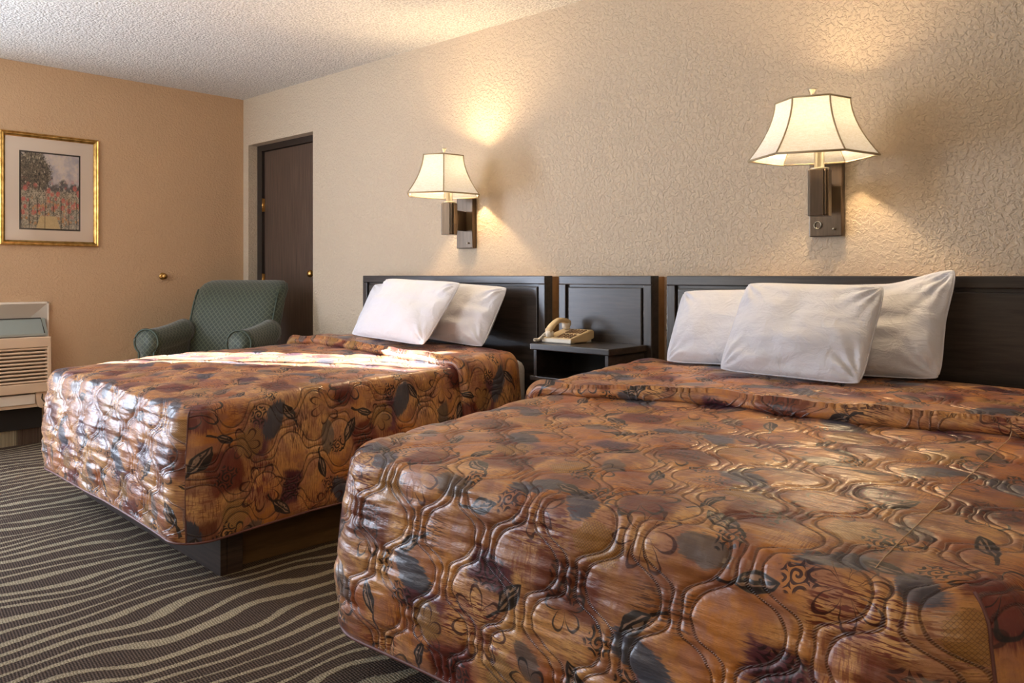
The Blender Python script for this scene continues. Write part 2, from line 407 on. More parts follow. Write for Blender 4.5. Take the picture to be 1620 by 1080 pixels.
def tube_bm(bm, pts, r, seg=8, closed=False):
    pts = [Vector(p) for p in pts]; rings = []; n = len(pts)
    for i, p in enumerate(pts):
        if closed: d = pts[(i+1) % n]-pts[i-1]
        else: d = pts[min(i+1, n-1)]-pts[max(i-1, 0)]
        d.normalize(); up = Vector((0, 0, 1)) if abs(d.z) < .9 else Vector((1, 0, 0))
        a = d.cross(up).normalized(); b = d.cross(a)
        rings.append([bm.verts.new(p+a*r*math.cos(2*PI*k/seg)+b*r*math.sin(2*PI*k/seg)) for k in range(seg)])
    prs = list(zip(rings, rings[1:]))
    if closed: prs.append((rings[-1], rings[0]))
    for A, B in prs:
        for k in range(seg): bm.faces.new((A[k], A[(k+1) % seg], B[(k+1) % seg], B[k]))
    if not closed: bm.faces.new(rings[0]); bm.faces.new(rings[-1])
def tube(name, pts, r, mat, parent=None, seg=8, closed=False):
    bm = bmesh.new(); tube_bm(bm, pts, r, seg, closed); return from_bm(name, bm, mat, parent, True)
def prism(name, outline, y0, y1, mat, parent=None, plane='XZ', bev=0, smooth=False):
    """extrude an outline (list of 2d) along the third axis"""
    bm = bmesh.new()
    def P(a, b, c): return {'XZ': (a, c, b), 'YZ': (c, a, b), 'XY': (a, b, c)}[plane]
    A = [bm.verts.new(P(a, b, y0)) for a, b in outline]; B = [bm.verts.new(P(a, b, y1)) for a, b in outline]
    n = len(A); bm.faces.new(A); bm.faces.new(B)
    for i in range(n): bm.faces.new((A[i], A[(i+1) % n], B[(i+1) % n], B[i]))
    if bev:
        bmesh.ops.bevel(bm, geom=[e for e in bm.edges], offset=bev, segments=2, affect='EDGES')
    return from_bm(name, bm, mat, parent, smooth)
def cube_uv(o, s=1.0):
    me = o.data; uv = me.uv_layers.new(name='UVMap')
    for p in me.polygons:
        n = p.normal; k = max(range(3), key=lambda i: abs(n[i]))
        for li in p.loop_indices:
            c = me.vertices[me.loops[li].vertex_index].co
            uv.data[li].uv = ((c.y, c.z), (c.x, c.z), (c.x, c.y))[k]
def set_grid(name, P, UV, mat, parent, closed_u=False, faces=None):
    """P (n,m,3) array -> smooth grid mesh"""
    n, mm = P.shape[:2]
    idx = np.arange(n*mm).reshape(n, mm)
    F = np.stack([idx[:-1, :-1], idx[1:, :-1], idx[1:, 1:], idx[:-1, 1:]], -1).reshape(-1, 4)
    return raw_mesh(name, P.reshape(-1, 3), F, UV.reshape(-1, 2) if UV is not None else None, mat, parent)
def raw_mesh(name, V, F, UV, mat, parent):
    me = bpy.data.meshes.new(name)
    me.vertices.add(len(V)); me.vertices.foreach_set('co', V.astype(np.float32).ravel())
    me.loops.add(F.size); me.loops.foreach_set('vertex_index', F.astype(np.int32).ravel())
    me.polygons.add(len(F)); me.polygons.foreach_set('loop_start', np.arange(0, F.size, 4, dtype=np.int32))
    me.polygons.foreach_set('loop_total', np.full(len(F), 4, np.int32))
    me.polygons.foreach_set('use_smooth', np.ones(len(F), bool))
    me.update(calc_edges=True)
    if UV is not None:
        uv = me.uv_layers.new(name='UVMap'); uv.data.foreach_set('uv', UV[F.ravel()].astype(np.float32).ravel())
    me.validate()
    return link(name, me, mat, parent)
_rng = np.random.default_rng(3); _tab = _rng.random((256, 256))
def vnoise(x, y, s=0):
    x = np.asarray(x)+s*17.3; y = np.asarray(y)+s*9.1
    i = np.floor(x).astype(int); j = np.floor(y).astype(int); fx = x-i; fy = y-j
    fx = fx*fx*(3-2*fx); fy = fy*fy*(3-2*fy)
    g = lambda a, b: _tab[a % 256, b % 256]
    return (g(i, j)*(1-fx)+g(i+1, j)*fx)*(1-fy)+(g(i, j+1)*(1-fx)+g(i+1, j+1)*fx)*fy-.5
def sst(x, a, b):
    t = np.clip((x-a)/(b-a), 0, 1); return t*t*(3-2*t)

# ------------------------------------------------------------------ room shell
H = 2.44; RX, RY = 7.3, -4.9
bm = bmesh.new(); add_box(bm, -.12, RX, RY, .14, -.06, 0); tag(from_bm('floor', bm, 'carpet'), kind='structure')
bm = bmesh.new(); add_box(bm, -.12, RX, RY, .14, H, H+.06); tag(from_bm('ceiling', bm, 'ceiling'), kind='structure')
DX0, DX1, DZ = .078, .96, 2.08
bm = bmesh.new()                                   # wall behind the headboards, with the door recess cut out
add_box(bm, -.12, DX0, 0, .14, 0, H); add_box(bm, DX1, RX, 0, .14, 0, H); add_box(bm, DX0, DX1, 0, .14, DZ, H)
tag(from_bm('wall_right', bm, 'wall_cream'), kind='structure')
WY0, WY1, WZ0, WZ1 = -2.5, -1.84, 1.0, 2.0
bm = bmesh.new()                                   # far wall with the window opening
add_box(bm, -.12, 0, WY1, 0, 0, H); add_box(bm, -.12, 0, RY, -3.75, 0, H)
add_box(bm, -.12, 0, -2.5, WY1, 0, WZ0); add_box(bm, -.12, 0, -3.75, WY1, WZ1+.06, H); add_box(bm, -.12, 0, -2.5, WY1, WZ1, WZ1+.06)
tag(from_bm('wall_far', bm, 'wall_tan'), kind='structure')
bm = bmesh.new(); add_box(bm, RX, RX+.1, RY, .14, 0, H); tag(from_bm('wall_near', bm, 'wall_cream'), kind='structure')
bm = bmesh.new(); add_box(bm, -.12, RX, RY-.1, RY, 0, H); tag(from_bm('wall_left', bm, 'wall_cream'), kind='structure')
tag(box('baseboard_far', 0, .012, RY+.01, -.001, .0, .10, 'carpet'), kind='structure')
bm = bmesh.new(); add_box(bm, DX1+.01, 6.9, -.012, 0, 0, .09); tag(from_bm('baseboard_right', bm, 'black'), kind='structure')
# window beyond the left edge of the frame
wn = bpy.data.objects.new('window_1', None); COL.objects.link(wn); wn.location = (-.06, -2.17, 1.0); tag(wn, kind='structure')
bm = bmesh.new()
for a, b, c, d in ((-.33, -.31, 0, 1.0), (.31, .33, 0, 1.0), (-.33, .33, 0, .02), (-.33, .33, .98, 1.0), (-.06, -.035, 0, 1.0)):
    add_box(bm, -.02, .02, a, b, c, d)
from_bm('window_frame', bm, 'ac_white', wn)
box('pane', -.003, .003, -.31, .31, .02, .98, 'glass', wn)
wn = bpy.data.objects.new('added_glass_door', None); COL.objects.link(wn); wn.location = (-.06, -3.125, 0); tag(wn, kind='structure')  # unseen glass door, added so daylight comes in low
bm = bmesh.new()
for a, b, c, d in ((-.625, -.575, 0, 2.08), (.575, .625, 0, 2.08), (-.625, .625, 0, .06), (-.625, .625, 2.02, 2.08), (-.02, .02, 0, 2.08)):
    add_box(bm, -.02, .02, a, b, c, d)
from_bm('window_frame', bm, 'ac_white', wn)
box('pane', -.003, .003, -.58, .58, .05, 2.03, 'glass', wn)
# unseen drape added over part of the small window to narrow the sun strip
n = 120
P = np.zeros((n, 2, 3))
for i in range(n):
    y = -2.50+(2.50-2.28)*i/(n-1); P[i, :, 1] = y; P[i, :, 0] = .035+.02*math.sin(i*.5)
    P[i, 0, 2] = .95; P[i, 1, 2] = 2.15
cur = set_grid('sun_blocking_drape', P, None, 'sheet', None)
tag(cur, 'unseen pale drape added to narrow the sun strip from the window', 'curtain')
n = 200  # second drape, added out of view to keep sun off the floor
P = np.zeros((n, 2, 3))
for i in range(n):
    P[i, :, 1] = -3.85+1.34*i/(n-1); P[i, :, 0] = .035+.022*math.sin(i*.6); P[i, 0, 2] = .02; P[i, 1, 2] = 2.2
tag(set_grid('sun_blocking_drape', P, None, 'sheet', None), 'unseen floor-length pale drape added to block sun at the glass door', 'curtain')

# door recess
d1 = bpy.data.objects.new('door_1', None); COL.objects.link(d1); d1.location = (.52, .12, 0); tag(d1, kind='structure')
def door():
    bm = bmesh.new(); add_box(bm, DX0-.52, -.375, -.045, .02, 0, DZ); add_box(bm, .425, DX1-.52, -.045, .02, 0, DZ); add_box(bm, -.375, .425, -.045, .02, 2.035, DZ)
    from_bm('door_frame', bm, 'jamb', d1)
    box('door_panel', -.368, .422, -.025, .015, .01, 2.03, M['door'], d1)
    for z in (1.62, 1.04, .3):
        h = box('hinge', -.374, -.360, -.036, -.026, z-.05, z+.05, 'brass', d1, .002)
        lathe('hinge_pin', [(.005, -.052), (.005, .052)], 'brass', h, 10, (-.371, -.040, z))
    lathe('rosette', [(.0, 0), (.030, 0), (.028, .006), (.012, .010), (.0, .010)], 'brass', d1, 20, (.335, -.025, 1.09), 'Y')
    lathe('door_knob', [(.009, 0), (.009, .02), (.022, .028), (.027, .042), (.022, .055), (.004, .060)], 'brass', d1, 20, (.335, -.033, 1.09), 'Y')
door()
box('door_reveal_back', 0, 1, 0, 1, 0, 1, 'black').name = 'trim_1'
o = bpy.data.objects['trim_1']; o.scale = (1.1, .02, 2.3); o.location = (-.03, .142, 0); tag(o, kind='structure')
# black strip: shade on the wall under the heater, put in as colour
tag(box('shaded_wall_strip', .001, .03, -2.46, -1.42, .10, .25, 'black'), kind='structure')

# door stop on the far wall
k = thing('door_stop', 'round brass knob door stop on the tan wall left of the armchair', 'door stop', (0, -.628, 1.071))
lathe('stop_plate', [(.0, 0.0005), (.026, .0005), (.025, .006), (.014, .010), (0, .010)], 'brass', k, 24, (0, 0, 0), 'X')
lathe('stop_knob', [(.008, .008), (.009, .018), (.017, .024), (.021, .034), (.017, .044), (.003, .048)], 'brass', k, 24, (0, 0, 0), 'X')

# framed picture
pic = thing('framed_picture', 'gold-framed garden print with wide pale mat on the tan wall', 'picture', (0, -1.362, 1.272))
PW, PH = .292, .72     # half width, height
def moulding(parent):
    prof = [(0, .0), (0, .018), (.006, .026), (.012, .022), (.018, .024), (.026, .014), (.030, .012), (.030, .0)]
    for k, (ax, s) in enumerate((('h', 1), ('v', 1), ('h', -1), ('v', -1))):
        bm = bmesh.new(); A, B = [], []
        for d, h in prof:
            if ax == 'h':
                z = d if s > 0 else PH-d
                A.append(bm.verts.new((h+.002, -PW+d, z))); B.append(bm.verts.new((h+.002, PW-d, z)))
            else:
                y = (-PW+d) if s > 0 else (PW-d)
                A.append(bm.verts.new((h+.002, y, d))); B.append(bm.verts.new((h+.002, y, PH-d)))
        n = len(A)
        for i in range(n-1): bm.faces.new((A[i], A[i+1], B[i+1], B[i]))
        from_bm('frame_side', bm, 'gold', parent)
moulding(pic)
box('mat_board', .003, .008, -PW+.02, PW-.02, .02, PH-.02, 'mat_board', pic)
box('inner_mat', .008, .010, -.182, .180, .100, .604, 'inner_mat', pic)
bm = bmesh.new(); vs = [bm.verts.new(c) for c in ((.0112, -.172, .110), (.0112, .170, .110), (.0112, .170, .594), (.0112, -.172, .594))]
f = bm.faces.new(vs); uvl = bm.loops.layers.uv.new('UVMap')
for l, c in zip(f.loops, ((0, 0), (1, 0), (1, 1), (0, 1))): l[uvl].uv = c
add_box(bm, .0102, .0110, -.172, .170, .110, .594)
me = bpy.data.meshes.new('print'); bm.to_mesh(me); bm.free(); link('garden_print', me, 'painting', pic)
box('glass_pane', .014, .0155, -PW+.028, PW-.028, .028, PH-.028, 'glass', pic)

# wall heater / air conditioner
def heater():
    t = thing('wall_air_conditioner', 'cream through-wall heater with grey control lid below the window', 'air conditioner', (0, -1.93, .24))
    Y0, Y1 = -.53, .53
    # sleeve: outer trim and sloping reveal
    bm = bmesh.new()
    add_box(bm, .0005, .035, Y0-.01, Y1+.02, .655, .668, .002)
    add_box(bm, .0005, .035, Y1+.008, Y1+.02, .42, .668, .002); add_box(bm, .0005, .035, Y0-.02, Y0-.008, .42, .668, .002)
    from_bm('sleeve', bm, 'ac_white', t)
    bm = bmesh.new()
    A = [(.034, Y0, .655), (.034, Y1+.008, .655), (.006, Y1-.09, .56), (.006, Y0+.09, .56)]
    bm.faces.new([bm.verts.new(c) for c in A]); bm.faces.new([bm.verts.new(c) for c in ((.034, Y1+.008, .655), (.034, Y1+.008, .44), (.006, Y1-.09, .44), (.006, Y1-.09, .56))])
    bm.faces.new([bm.verts.new(c) for c in ((.006, Y0+.09, .56), (.006, Y1-.09, .56), (.006, Y1-.09, .44), (.006, Y0+.09, .44))])
    bmesh.ops.solidify(bm, geom=bm.faces[:], thickness=.003)
    from_bm('sleeve_reveal', bm, 'ac_white', t)
    prism('control_lid', [(.012, .45), (.012, .565), (.055, .562), (.115, .470), (.115, .455)], Y0+.02, Y1-.012, 'ac_grey', t, 'XZ').rotation_euler = (0, 0, 0)
    tube('lid_edge', [(.012, Y0+.02, .568), (.057, Y0+.02, .565), (.057, Y1-.035, .565), (.117, Y1-.03, .472)], .003, 'gap_brown', t)
    bm = bmesh.new()
    add_box(bm, .02, .145, Y0, Y1, .385, .450, .006); add_box(bm, .02, .145, Y0, Y1, .100, .160, .006)
    add_box(bm, .02, .145, Y1-.022, Y1, .155, .39, .004); add_box(bm, .02, .145, Y0, Y0+.022, .155, .39, .004)
    from_bm('front_panel', bm, 'ac_cream', t)
    box('louvre_back', .02, .10, Y0+.01, Y1-.01, .15, .39, 'gap_brown', t)
    sl = None
    for i in range(10):
        z = .168+i*.0228
        if sl is None:
            bm = bmesh.new(); R = Matrix.Translation((.128, 0, 0)) @ Matrix.Rotation(math.radians(-24), 4, 'Y')
            add_box(bm, -.013, .011, Y0+.018, Y1-.018, -.0055, .0055, .001, R)
            sl = from_bm('louvre_slat', bm, 'ac_cream', t); sl.location = (0, 0, z)
        else:
            c = sl.copy(); COL.objects.link(c); c.parent = t; c.location = (0, 0, z)
    box('bottom_rail', .03, .125, Y0, Y1-.085, .028, .090, 'ac_white', t, .004)
    box('bottom_tray', .02, .115, Y0, Y1-.01, .006, .026, 'ac_cream', t, .003)
    # curled end bracket
    o = [(.445, .100), (.525, .100), (.525, .055), (.52, .02), (.505, .0), (.485, -.004), (.465, .004), (.455, .02), (.450, .05)]
    prism('end_bracket', o, .100, .128, 'ac_cream', t, 'YZ', .003)
    tube('bracket_slot', [(.129, .485, .088), (.1295, .480, .060), (.1295, .492, .040), (.1295, .500, .025), (.1295, .488, .012)], .004, 'gap_brown', t)
heater()
o = bpy.data.objects['control_lid']
# prism 'XZ' puts the outline on x/z and extrudes along y, as wanted

# ------------------------------------------------------------------ headboards
def headboard(name, label, x0, x1, z0=.30, z1=1.077, group='dark panelled headboards'):
    t = thing(name, label, 'headboard', ((x0+x1)/2, 0, z0), 0, group)
    w2 = (x1-x0)/2; h = z1-z0; fr = .042
    box('spacer_board', -w2+.004, w2-.004, -.055, -.001, 0, h-.004, 'spacer', t)
    box('back_board', -w2, w2, -.100, -.055, 0, h, 'headboard', t, .003)
    for nm, a in (('top_rail', (-w2, w2, -.116, -.0995, h-fr, h)), ('bottom_rail', (-w2, w2, -.116, -.0995, 0, fr))):
        box(nm, *a, 'headboard', t, .004)
    box('stile', -w2, -w2+fr, -.1155, -.0995, fr, h-fr, 'headboard_v', t, .003)
    box('stile', w2-fr, w2, -.1155, -.0995, fr, h-fr, 'headboard_v', t, .003)
    # raised centre field with a bevelled lip
    a = w2-fr-.012; z0_, z1_ = fr+.012, h-fr-.012
    box('centre_panel', -a, a, -.112, -.0995, z0_, z1_, 'headboard', t, .006)
    return t
headboard('bed_headboard', 'dark wood headboard behind the far bed, beside the door', 1.69, 3.182)
headboard('nightstand_back_panel', 'narrow dark wood panel behind the telephone between the headboards', 3.272, 3.805)['category'] = 'panel'
headboard('bed_headboard', 'dark wood headboard behind the near bed on the right', 3.883, 5.55)

# ------------------------------------------------------------------ nightstand
def nightstand():
    t = thing('floating_nightstand', 'black open-front wall-hung nightstand holding the telephone', 'nightstand', (3.56, -.26, .60))
    a = .222
    box('top', -a, a, -.142, .142, .140, .168, 'headboard', t, .004)
    box('side_panel', -a+.012, -a+.030, -.130, .142, .018, .140, 'headboard', t, .002)
    box('side_panel', a-.030, a-.012, -.130, .142, .018, .140, 'headboard', t, .002)
    box('shelf', -a-.006, a-.004, -.138, .142, 0, .020, 'headboard', t, .003)
    box('back', -a+.030, a-.030, .125, .142, .020, .140, 'black', t)
nightstand()
def telephone():
    t = thing('desk_telephone', 'beige push-button desk telephone with white coiled cord', 'telephone', (3.43, -.235, .7685))
    W = .085
    prism('phone_base', [(-.085, .004), (-.085, .022), (.070, .058), (.085, .052), (.085, .018), (.03, .004)], -W, W, 'phone', t, 'YZ', .003)
    box('foot', -W+.01, W-.01, -.08, -.05, 0, .006, 'phone_pale', t); box('foot', -W+.01, W-.01, .04, .075, 0, .022, 'phone_pale', t)
    box('front_lip', -W, W, -.091, -.083, .003, .020, 'phone_pale', t, .002)
    sl = math.atan2(.036, .155)
    R = Matrix.Translation((0, -.085, .0225)) @ Matrix.Rotation(sl, 4, 'X')
    bm = bmesh.new()
    for r in range(4):
        for c in range(4): add_box(bm, -.012+c*.022, .000+c*.022, .014+r*.014, .022+r*.014, 0, .004, 0, R)
    for r in range(4):
        for c in range(5): add_box(bm, -.020+c*.0195, -.008+c*.0195, .088+r*.014, .096+r*.014, 0, .004, 0, R)
    k = from_bm('keypad', bm, 'phone_key', t); k['kind'] = 'stuff'
    # handset bridging front to back on the left side
    pts = []
    for i in range(13):
        a = i/12; y = -.082+a*.150; z = .052+.030*math.sin(PI*a)+a*.032
        pts.append((-.056, y, z))
    bm = bmesh.new(); prev = None
    for i, p in enumerate(pts):
        wv = .017; hv = .011 if 2 < i < 10 else .014
        ring = [bm.verts.new((p[0]+dx*wv, p[1], p[2]+dz*hv)) for dx, dz in ((-1, -.6), (-.6, -1), (.6, -1), (1, -.6), (1, .6), (.6, 1), (-.6, 1), (-1, .6))]
        if prev:
            for k2 in range(8): bm.faces.new((prev[k2], prev[(k2+1) % 8], ring[(k2+1) % 8], ring[k2]))
        else: bm.faces.new(ring)
        prev = ring
    bm.faces.new(prev)
    hs = from_bm('handset', bm, 'phone', t, True)
    lathe('mouthpiece', [(.012, 0), (.019, .006), (.020, .024), (.015, .030)], 'phone_pale', hs, 16, (-.056, -.070, .024))
    lathe('earpiece', [(.012, 0), (.019, .006), (.021, .026), (.015, .032)], 'phone_pale', hs, 16, (-.056, .052, .056))
    cpts = []
    for i in range(90):
        a = i/89; x = -.072-.030*a; y = -.085-.040*a; z = .040-.028*math.sin(min(1, a*1.3)*PI/2)
        cpts.append((x+.006*math.cos(i*.9), y+.002*math.sin(i), z+.006*math.sin(i*.9)))
    tube('coiled_cord', cpts, .0022, 'phone_pale', t, 6)
telephone()
pl = thing('phone_cord_plug', 'tiny white phone cord plug hanging below the nightstand', 'plug', (3.385, -.385, .565))
bm = bmesh.new(); add_box(bm, -.006, .006, -.003, .003, 0, .022, .001, Matrix.Rotation(.6, 4, 'Y')); from_bm('plug_body', bm, 'phone_pale', pl)
tube('plug_wire', [(.010, 0, .02), (.016, .01, .032), (.018, .03, .0345)], .0015, 'phone_pale', pl, 6)

# ------------------------------------------------------------------ wall lamps
def hexa(a, b, c): return [(-a, 0), (-b, -c), (b, -c), (a, 0), (b, c), (-b, c)]
def wall_lamp(label, px, cx, cy, yaw, arm_x, arm_y):
    """px: plate x; (cx,cy): shade centre; everything in metres, base z 1.23"""
    t = thing('wall_lamp', label, 'lamp', (px, 0, 1.23), 0, 'bronze wall lamps')
    X, Y = cx-px, cy
    box('wall_plate', -.064, .064, -.034, -.0005, 0, .30, 'bronze', t, .004)
    bx = arm_x-px
    # socket column in front of the plate
    bm = bmesh.new()
    R = Matrix.Translation((bx, arm_y, 0)) @ Matrix.Rotation(yaw*.2, 4, 'Z')
    add_box(bm, -.034, .034, -.030, .030, .068, .238, .004, R)
    add_box(bm, -.025, .025, -.036, -.028, .068, .238, .002, R); add_box(bm, .032, .039, -.018, .018, .068, .238, .002, R)
    from_bm('socket_column', bm, 'bronze', t)
    # arm between plate and column
    L = math.hypot(bx, arm_y+.034); an = math.atan2(bx, -(arm_y+.034))
    R = Matrix.Translation((0, -.034, 0)) @ Matrix.Rotation(an, 4, 'Z')
    box('swing_arm', -.012, .012, -L, .0, .095, .205, 'bronze', t, .003, R)
    lathe('candle_sleeve', [(.034, .238), (.034, .245), (.018, .248), (.018, .305), (.015, .306)], 'nickel', t, 20, (X*.0+bx, arm_y, 0))
    lathe('bulb_collar', [(.014, .300), (.024, .318), (.022, .322), (.014, .322)], 'nickel', t, 20, (bx, arm_y, 0))
    lathe('light_bulb', [(.012, .322), (.016, .338), (.029, .370), (.026, .392), (.012, .404), (.003, .406)], 'bulb', t, 20, (bx, arm_y, 0))
    hp = []
    for i in range(17):
        a = i/16*PI; hp.append((bx+(.040 if i not in (0, 16) else .02)*math.cos(a)*(1.0), arm_y, .322+.165*math.sin(a)**.7))
    tube('harp', hp, .0022, 'nickel', t, 6)
    lathe('finial', [(.003, .470), (.003, .492), (.006, .496), (.005, .506), (.012, .520), (.016, .524), (.012, .527), (.002, .528)], 'nickel', t, 16, (X, Y, 0))
    # rotary switch ring and pin
    lathe('switch_pin', [(.0045, 0), (.0045, .010), (.002, .012)], 'nickel', t, 10, (.035, -.034, .028), 'Y')
    if label.startswith('near'):
        bmr = bmesh.new(); tube_bm(bmr, [(-.028+.014*math.cos(a*PI/8), -.038, .045+.014*math.sin(a*PI/8)) for a in range(16)], .002, 6, True)
        from_bm('switch_ring', bmr, 'nickel', t, True)
    # bell shade with six panels
    zb, zt = .275, .482; prof = []
    NS = 10
    bot = hexa(.224, .112, .165); top = hexa(.128, .062, .092)
    cr, sr = math.cos(yaw), math.sin(yaw)
    def corner(k, s):      # s 0 bottom .. 1 top; concave bell
        f = 1-(1-s)**1.75
        x = bot[k][0]*(1-f)+top[k][0]*f; y = bot[k][1]*(1-f)+top[k][1]*f
        return Vector((X+x*cr-y*sr, Y+x*sr+y*cr, zb+(zt-zb)*s))
    sh = None
    bm = bmesh.new()
    ring = [[bm.verts.new(corner(k, i/NS)) for i in range(NS+1)] for k in range(6)]
    for k in range(6):
        for i in range(NS):
            bm.faces.new((ring[k][i], ring[(k+1) % 6][i], ring[(k+1) % 6][i+1], ring[k][i+1]))
    bmesh.ops.recalc_face_normals(bm, faces=bm.faces); bmesh.ops.solidify(bm, geom=bm.faces[:], thickness=.0015)
    sh = from_bm('lamp_shade', bm, 'shade', t)
    bm = bmesh.new()
    for k in range(6): tube_bm(bm, [corner(k, i/NS) for i in range(NS+1)], .0030, 6)
    for s, r in ((0, .0042), (1, .0036)): 
        for k in range(6): tube_bm(bm, [corner(k, s), corner((k+1) % 6, s)], r, 6)
    from_bm('shade_trim', bm, 'trim', sh, True)
    bm = bmesh.new()
    for k in range(3): tube_bm(bm, [corner(k, 1), Vector((X, Y, zt)), corner(k+3, 1)], .0018, 6)
    from_bm('spider', bm, 'nickel', sh, True)
    # the lamp's own light
    d = bpy.data.lights.new('bulb_light', 'POINT'); d.energy = LAMP_W; d.color = (1.0, .70, .39); d.shadow_soft_size = .028
    lo = bpy.data.objects.new('bulb_light', d); COL.objects.link(lo); lo.parent = t; lo.location = (bx, arm_y, .43)
    return t
LAMP_W = 30
wall_lamp('wall lamp with lit cream shade above the far bed', 2.520, 2.600, -.262, 1.42, 2.575, -.20)
wall_lamp('near wall lamp with lit cream shade above the bed on the right', 4.546, 4.592, -.270, .35, 4.590, -.20)

# ------------------------------------------------------------------ beds
QP, QA, QT = .122, .038, .215
def quilt(u, v, seed=0, rm=1.0):
    """relief of the stitched ogee quilting (metres, along the normal)"""
    uu = u+.007*np.sin(7*v+1)+.005*np.sin(11*u+5*v); vv = v+.006*np.sin(9*u+2*v)
    Pk, A, T = QP, QA, QT
    best = np.full(u.shape, 9.0)
    k0 = np.round(uu/Pk)
    for dk in (-1, 0, 1):
        k = k0+dk; sg = np.where(np.mod(k, 2) == 0, 1.0, -1.0)
        wv = np.tanh(2.0*np.sin(2*PI*vv/T))/np.tanh(2.0)
        xc = k*Pk+sg*A*wv
        sl = A*2*PI/T*np.abs(np.cos(2*PI*vv/T))*1.6
        d = np.abs(uu-xc)/np.sqrt(1+sl*sl)
        best = np.minimum(best, np.abs(d-.0095))
    stitch = np.exp(-(best/.0038)**2)
    puff = 1-np.exp(-best/.018)
    rip = (vnoise(u*8, v*62, 3+seed)+.5*vnoise(u*14, v*95, 8+seed))*(.45+.55*np.exp(-best/.05))
    rip2 = vnoise(u*16, v*19, 5+seed)
    return .0050*puff-.0030*stitch+.0080*rip*rm+.0035*rip2

def spread(parent, W, L, D, zfun, vf, hl, head, res, rc=.10, r=.045, flare=.05, seed=0, skirt_wave=.006, seam_at=None):
    """fitted quilted cover. local frame: x across, -y towards the foot; W half width, L foot distance, head = start distance"""
    Wi, Li = W-r, L-r; c = rc
    def base(ae, y):
        """ae: extended across coordinate, y: distance from head line; returns pos"""
        sg = np.sign(ae); a = np.minimum(np.abs(ae), Wi); d = np.maximum(np.abs(ae)-Wi, 0)
        p = np.clip((a-(Wi-c))/c, 0, 1); q = np.clip((y-(Li-c))/c, 0, 1)
        both = (p > 0) & (q > 0)
        p2 = np.where(both, p*np.sqrt(1-q*q/2), p); q2 = np.where(both, q*np.sqrt(1-p*p/2), q)
        x = np.where(a > Wi-c, Wi-c+p2*c, a); yy = np.where(y > Li-c, Li-c+q2*c, y)
        nx, ny = np.where(both, p2, 1.0), np.where(both, q2, 0.0)
        ln = np.sqrt(nx*nx+ny*ny)+1e-9; nx, ny = nx/ln, ny/ln
        return sg, x, yy, nx, ny, d
    def drop(x, yy, nx, ny, d, along, sg):
        ph = np.clip(d/r, 0, PI/2); rest = np.maximum(d-r*PI/2, 0)
        out = r*np.sin(ph)+flare*np.sin(np.clip(rest/D, 0, 1)*PI*.75)*.6+skirt_wave*vnoise(along*4, rest*1.0, 11+seed)*2*sst(rest, 0, .2)
        z = zfun(x*sg, yy)-r*(1-np.cos(ph))-rest
        return np.stack([sg*(x+nx*out), -(yy+ny*out), z], -1)
    def posA(ae, y):
        sg, x, yy, nx, ny, d = base(ae, y); return drop(x, yy, nx, ny, d, y, np.where(sg == 0, 1, sg))
    def posB(a, d):
        sg = np.where(np.sign(a) == 0, 1, np.sign(a)); aa = np.minimum(np.abs(a), Wi)
        p = np.clip((aa-(Wi-c))/c, 0, 1); p2 = p*np.sqrt(.5); q2 = np.sqrt(1-p*p/2)
        x = np.where(aa > Wi-c, Wi-c+p2*c, aa); yy = Li-c+q2*c
        inc = p > 0
        nx = np.where(inc, p2, 0.0); ny = np.where(inc, q2, 1.0); ln = np.sqrt(nx*nx+ny*ny); nx, ny = nx/ln, ny/ln
        return drop(x, yy, nx, ny, d, a+3.0, sg)
    def normals(f, s, t, e=1e-3):
        dx = f(s+e, t)-f(s-e, t); dy = f(s, t+e)-f(s, t-e); n = np.cross(dx, dy)
        n /= np.linalg.norm(n, axis=-1, keepdims=True)+1e-12
        return n
    Dt = D+r*PI/2
    # --- grid A: top with both side drops
    nu = int(2*(Wi+Dt)/res); s = np.linspace(-Wi-Dt, Wi+Dt, nu)
    s = np.sort(np.concatenate([s[(np.abs(np.abs(s)-Wi) > res*.4)], [-Wi, Wi]]))
    fold_len = PI*hl/2
    nv = int((Li-head+fold_len)/res)
    v = np.linspace(0, Li-head+fold_len, nv)
    Sg, Vg = np.meshgrid(s, v, indexing='ij')
    vfx = vf(Sg)-head
    th = np.clip((Vg-vfx)/(hl/2), 0, PI)
    yv = np.where(Vg < vfx, Vg, np.where(Vg < vfx+fold_len, vfx+hl/2*np.sin(th), vfx+(Vg-vfx-fold_len)*((Li-head-vfx)/(Li-head-vfx))))
    hv = np.where(Vg < vfx, hl, np.where(Vg < vfx+fold_len, hl/2*(1+np.cos(th)), 0.0))
    hv = hv+np.where(Vg < vfx, .012*np.exp(-((Vg-vfx)/.035)**2), 0)
    Yg = yv+head
    P = posA(Sg, Yg); N = normals(posA, Sg, np.minimum(Yg, Li-2e-3))
    N *= np.sign((N[..., 2:3]+1e-4)*1.0) if False else 1
    # outward orientation: top must point up, skirts outwards
    ref = np.stack([np.sign(Sg)*(np.abs(Sg) > Wi+r), np.zeros_like(Sg), (np.abs(Sg) <= Wi+r)*1.0], -1)
    flip = np.sign((N*ref).sum(-1, keepdims=True)); flip[flip == 0] = 1; N = N*flip
    dsk = np.maximum(np.abs(Sg)-Wi, 0)
    seam = 1-(1-sst(Li-Yg, 0, .03))*sst(dsk, 0, .03)
    hem = sst(Wi+Dt-np.abs(Sg), 0, .02)*sst(Vg, 0, .02)
    crown = .010*vnoise(Sg*3.2, Vg*3.2, 20+seed)+.006*vnoise(Sg*8, Vg*8, 21+seed)
    q = quilt(Sg, Vg, seed, .32)
    P = P+N*((q*seam*hem*(.72+.38*sst(dsk, 0, .06))+crown*seam*hem+hv*(1+.35*vnoise(Sg*5, 0*Sg, 30+seed)))[..., None])
    UVA = np.stack([Sg, Vg], -1)
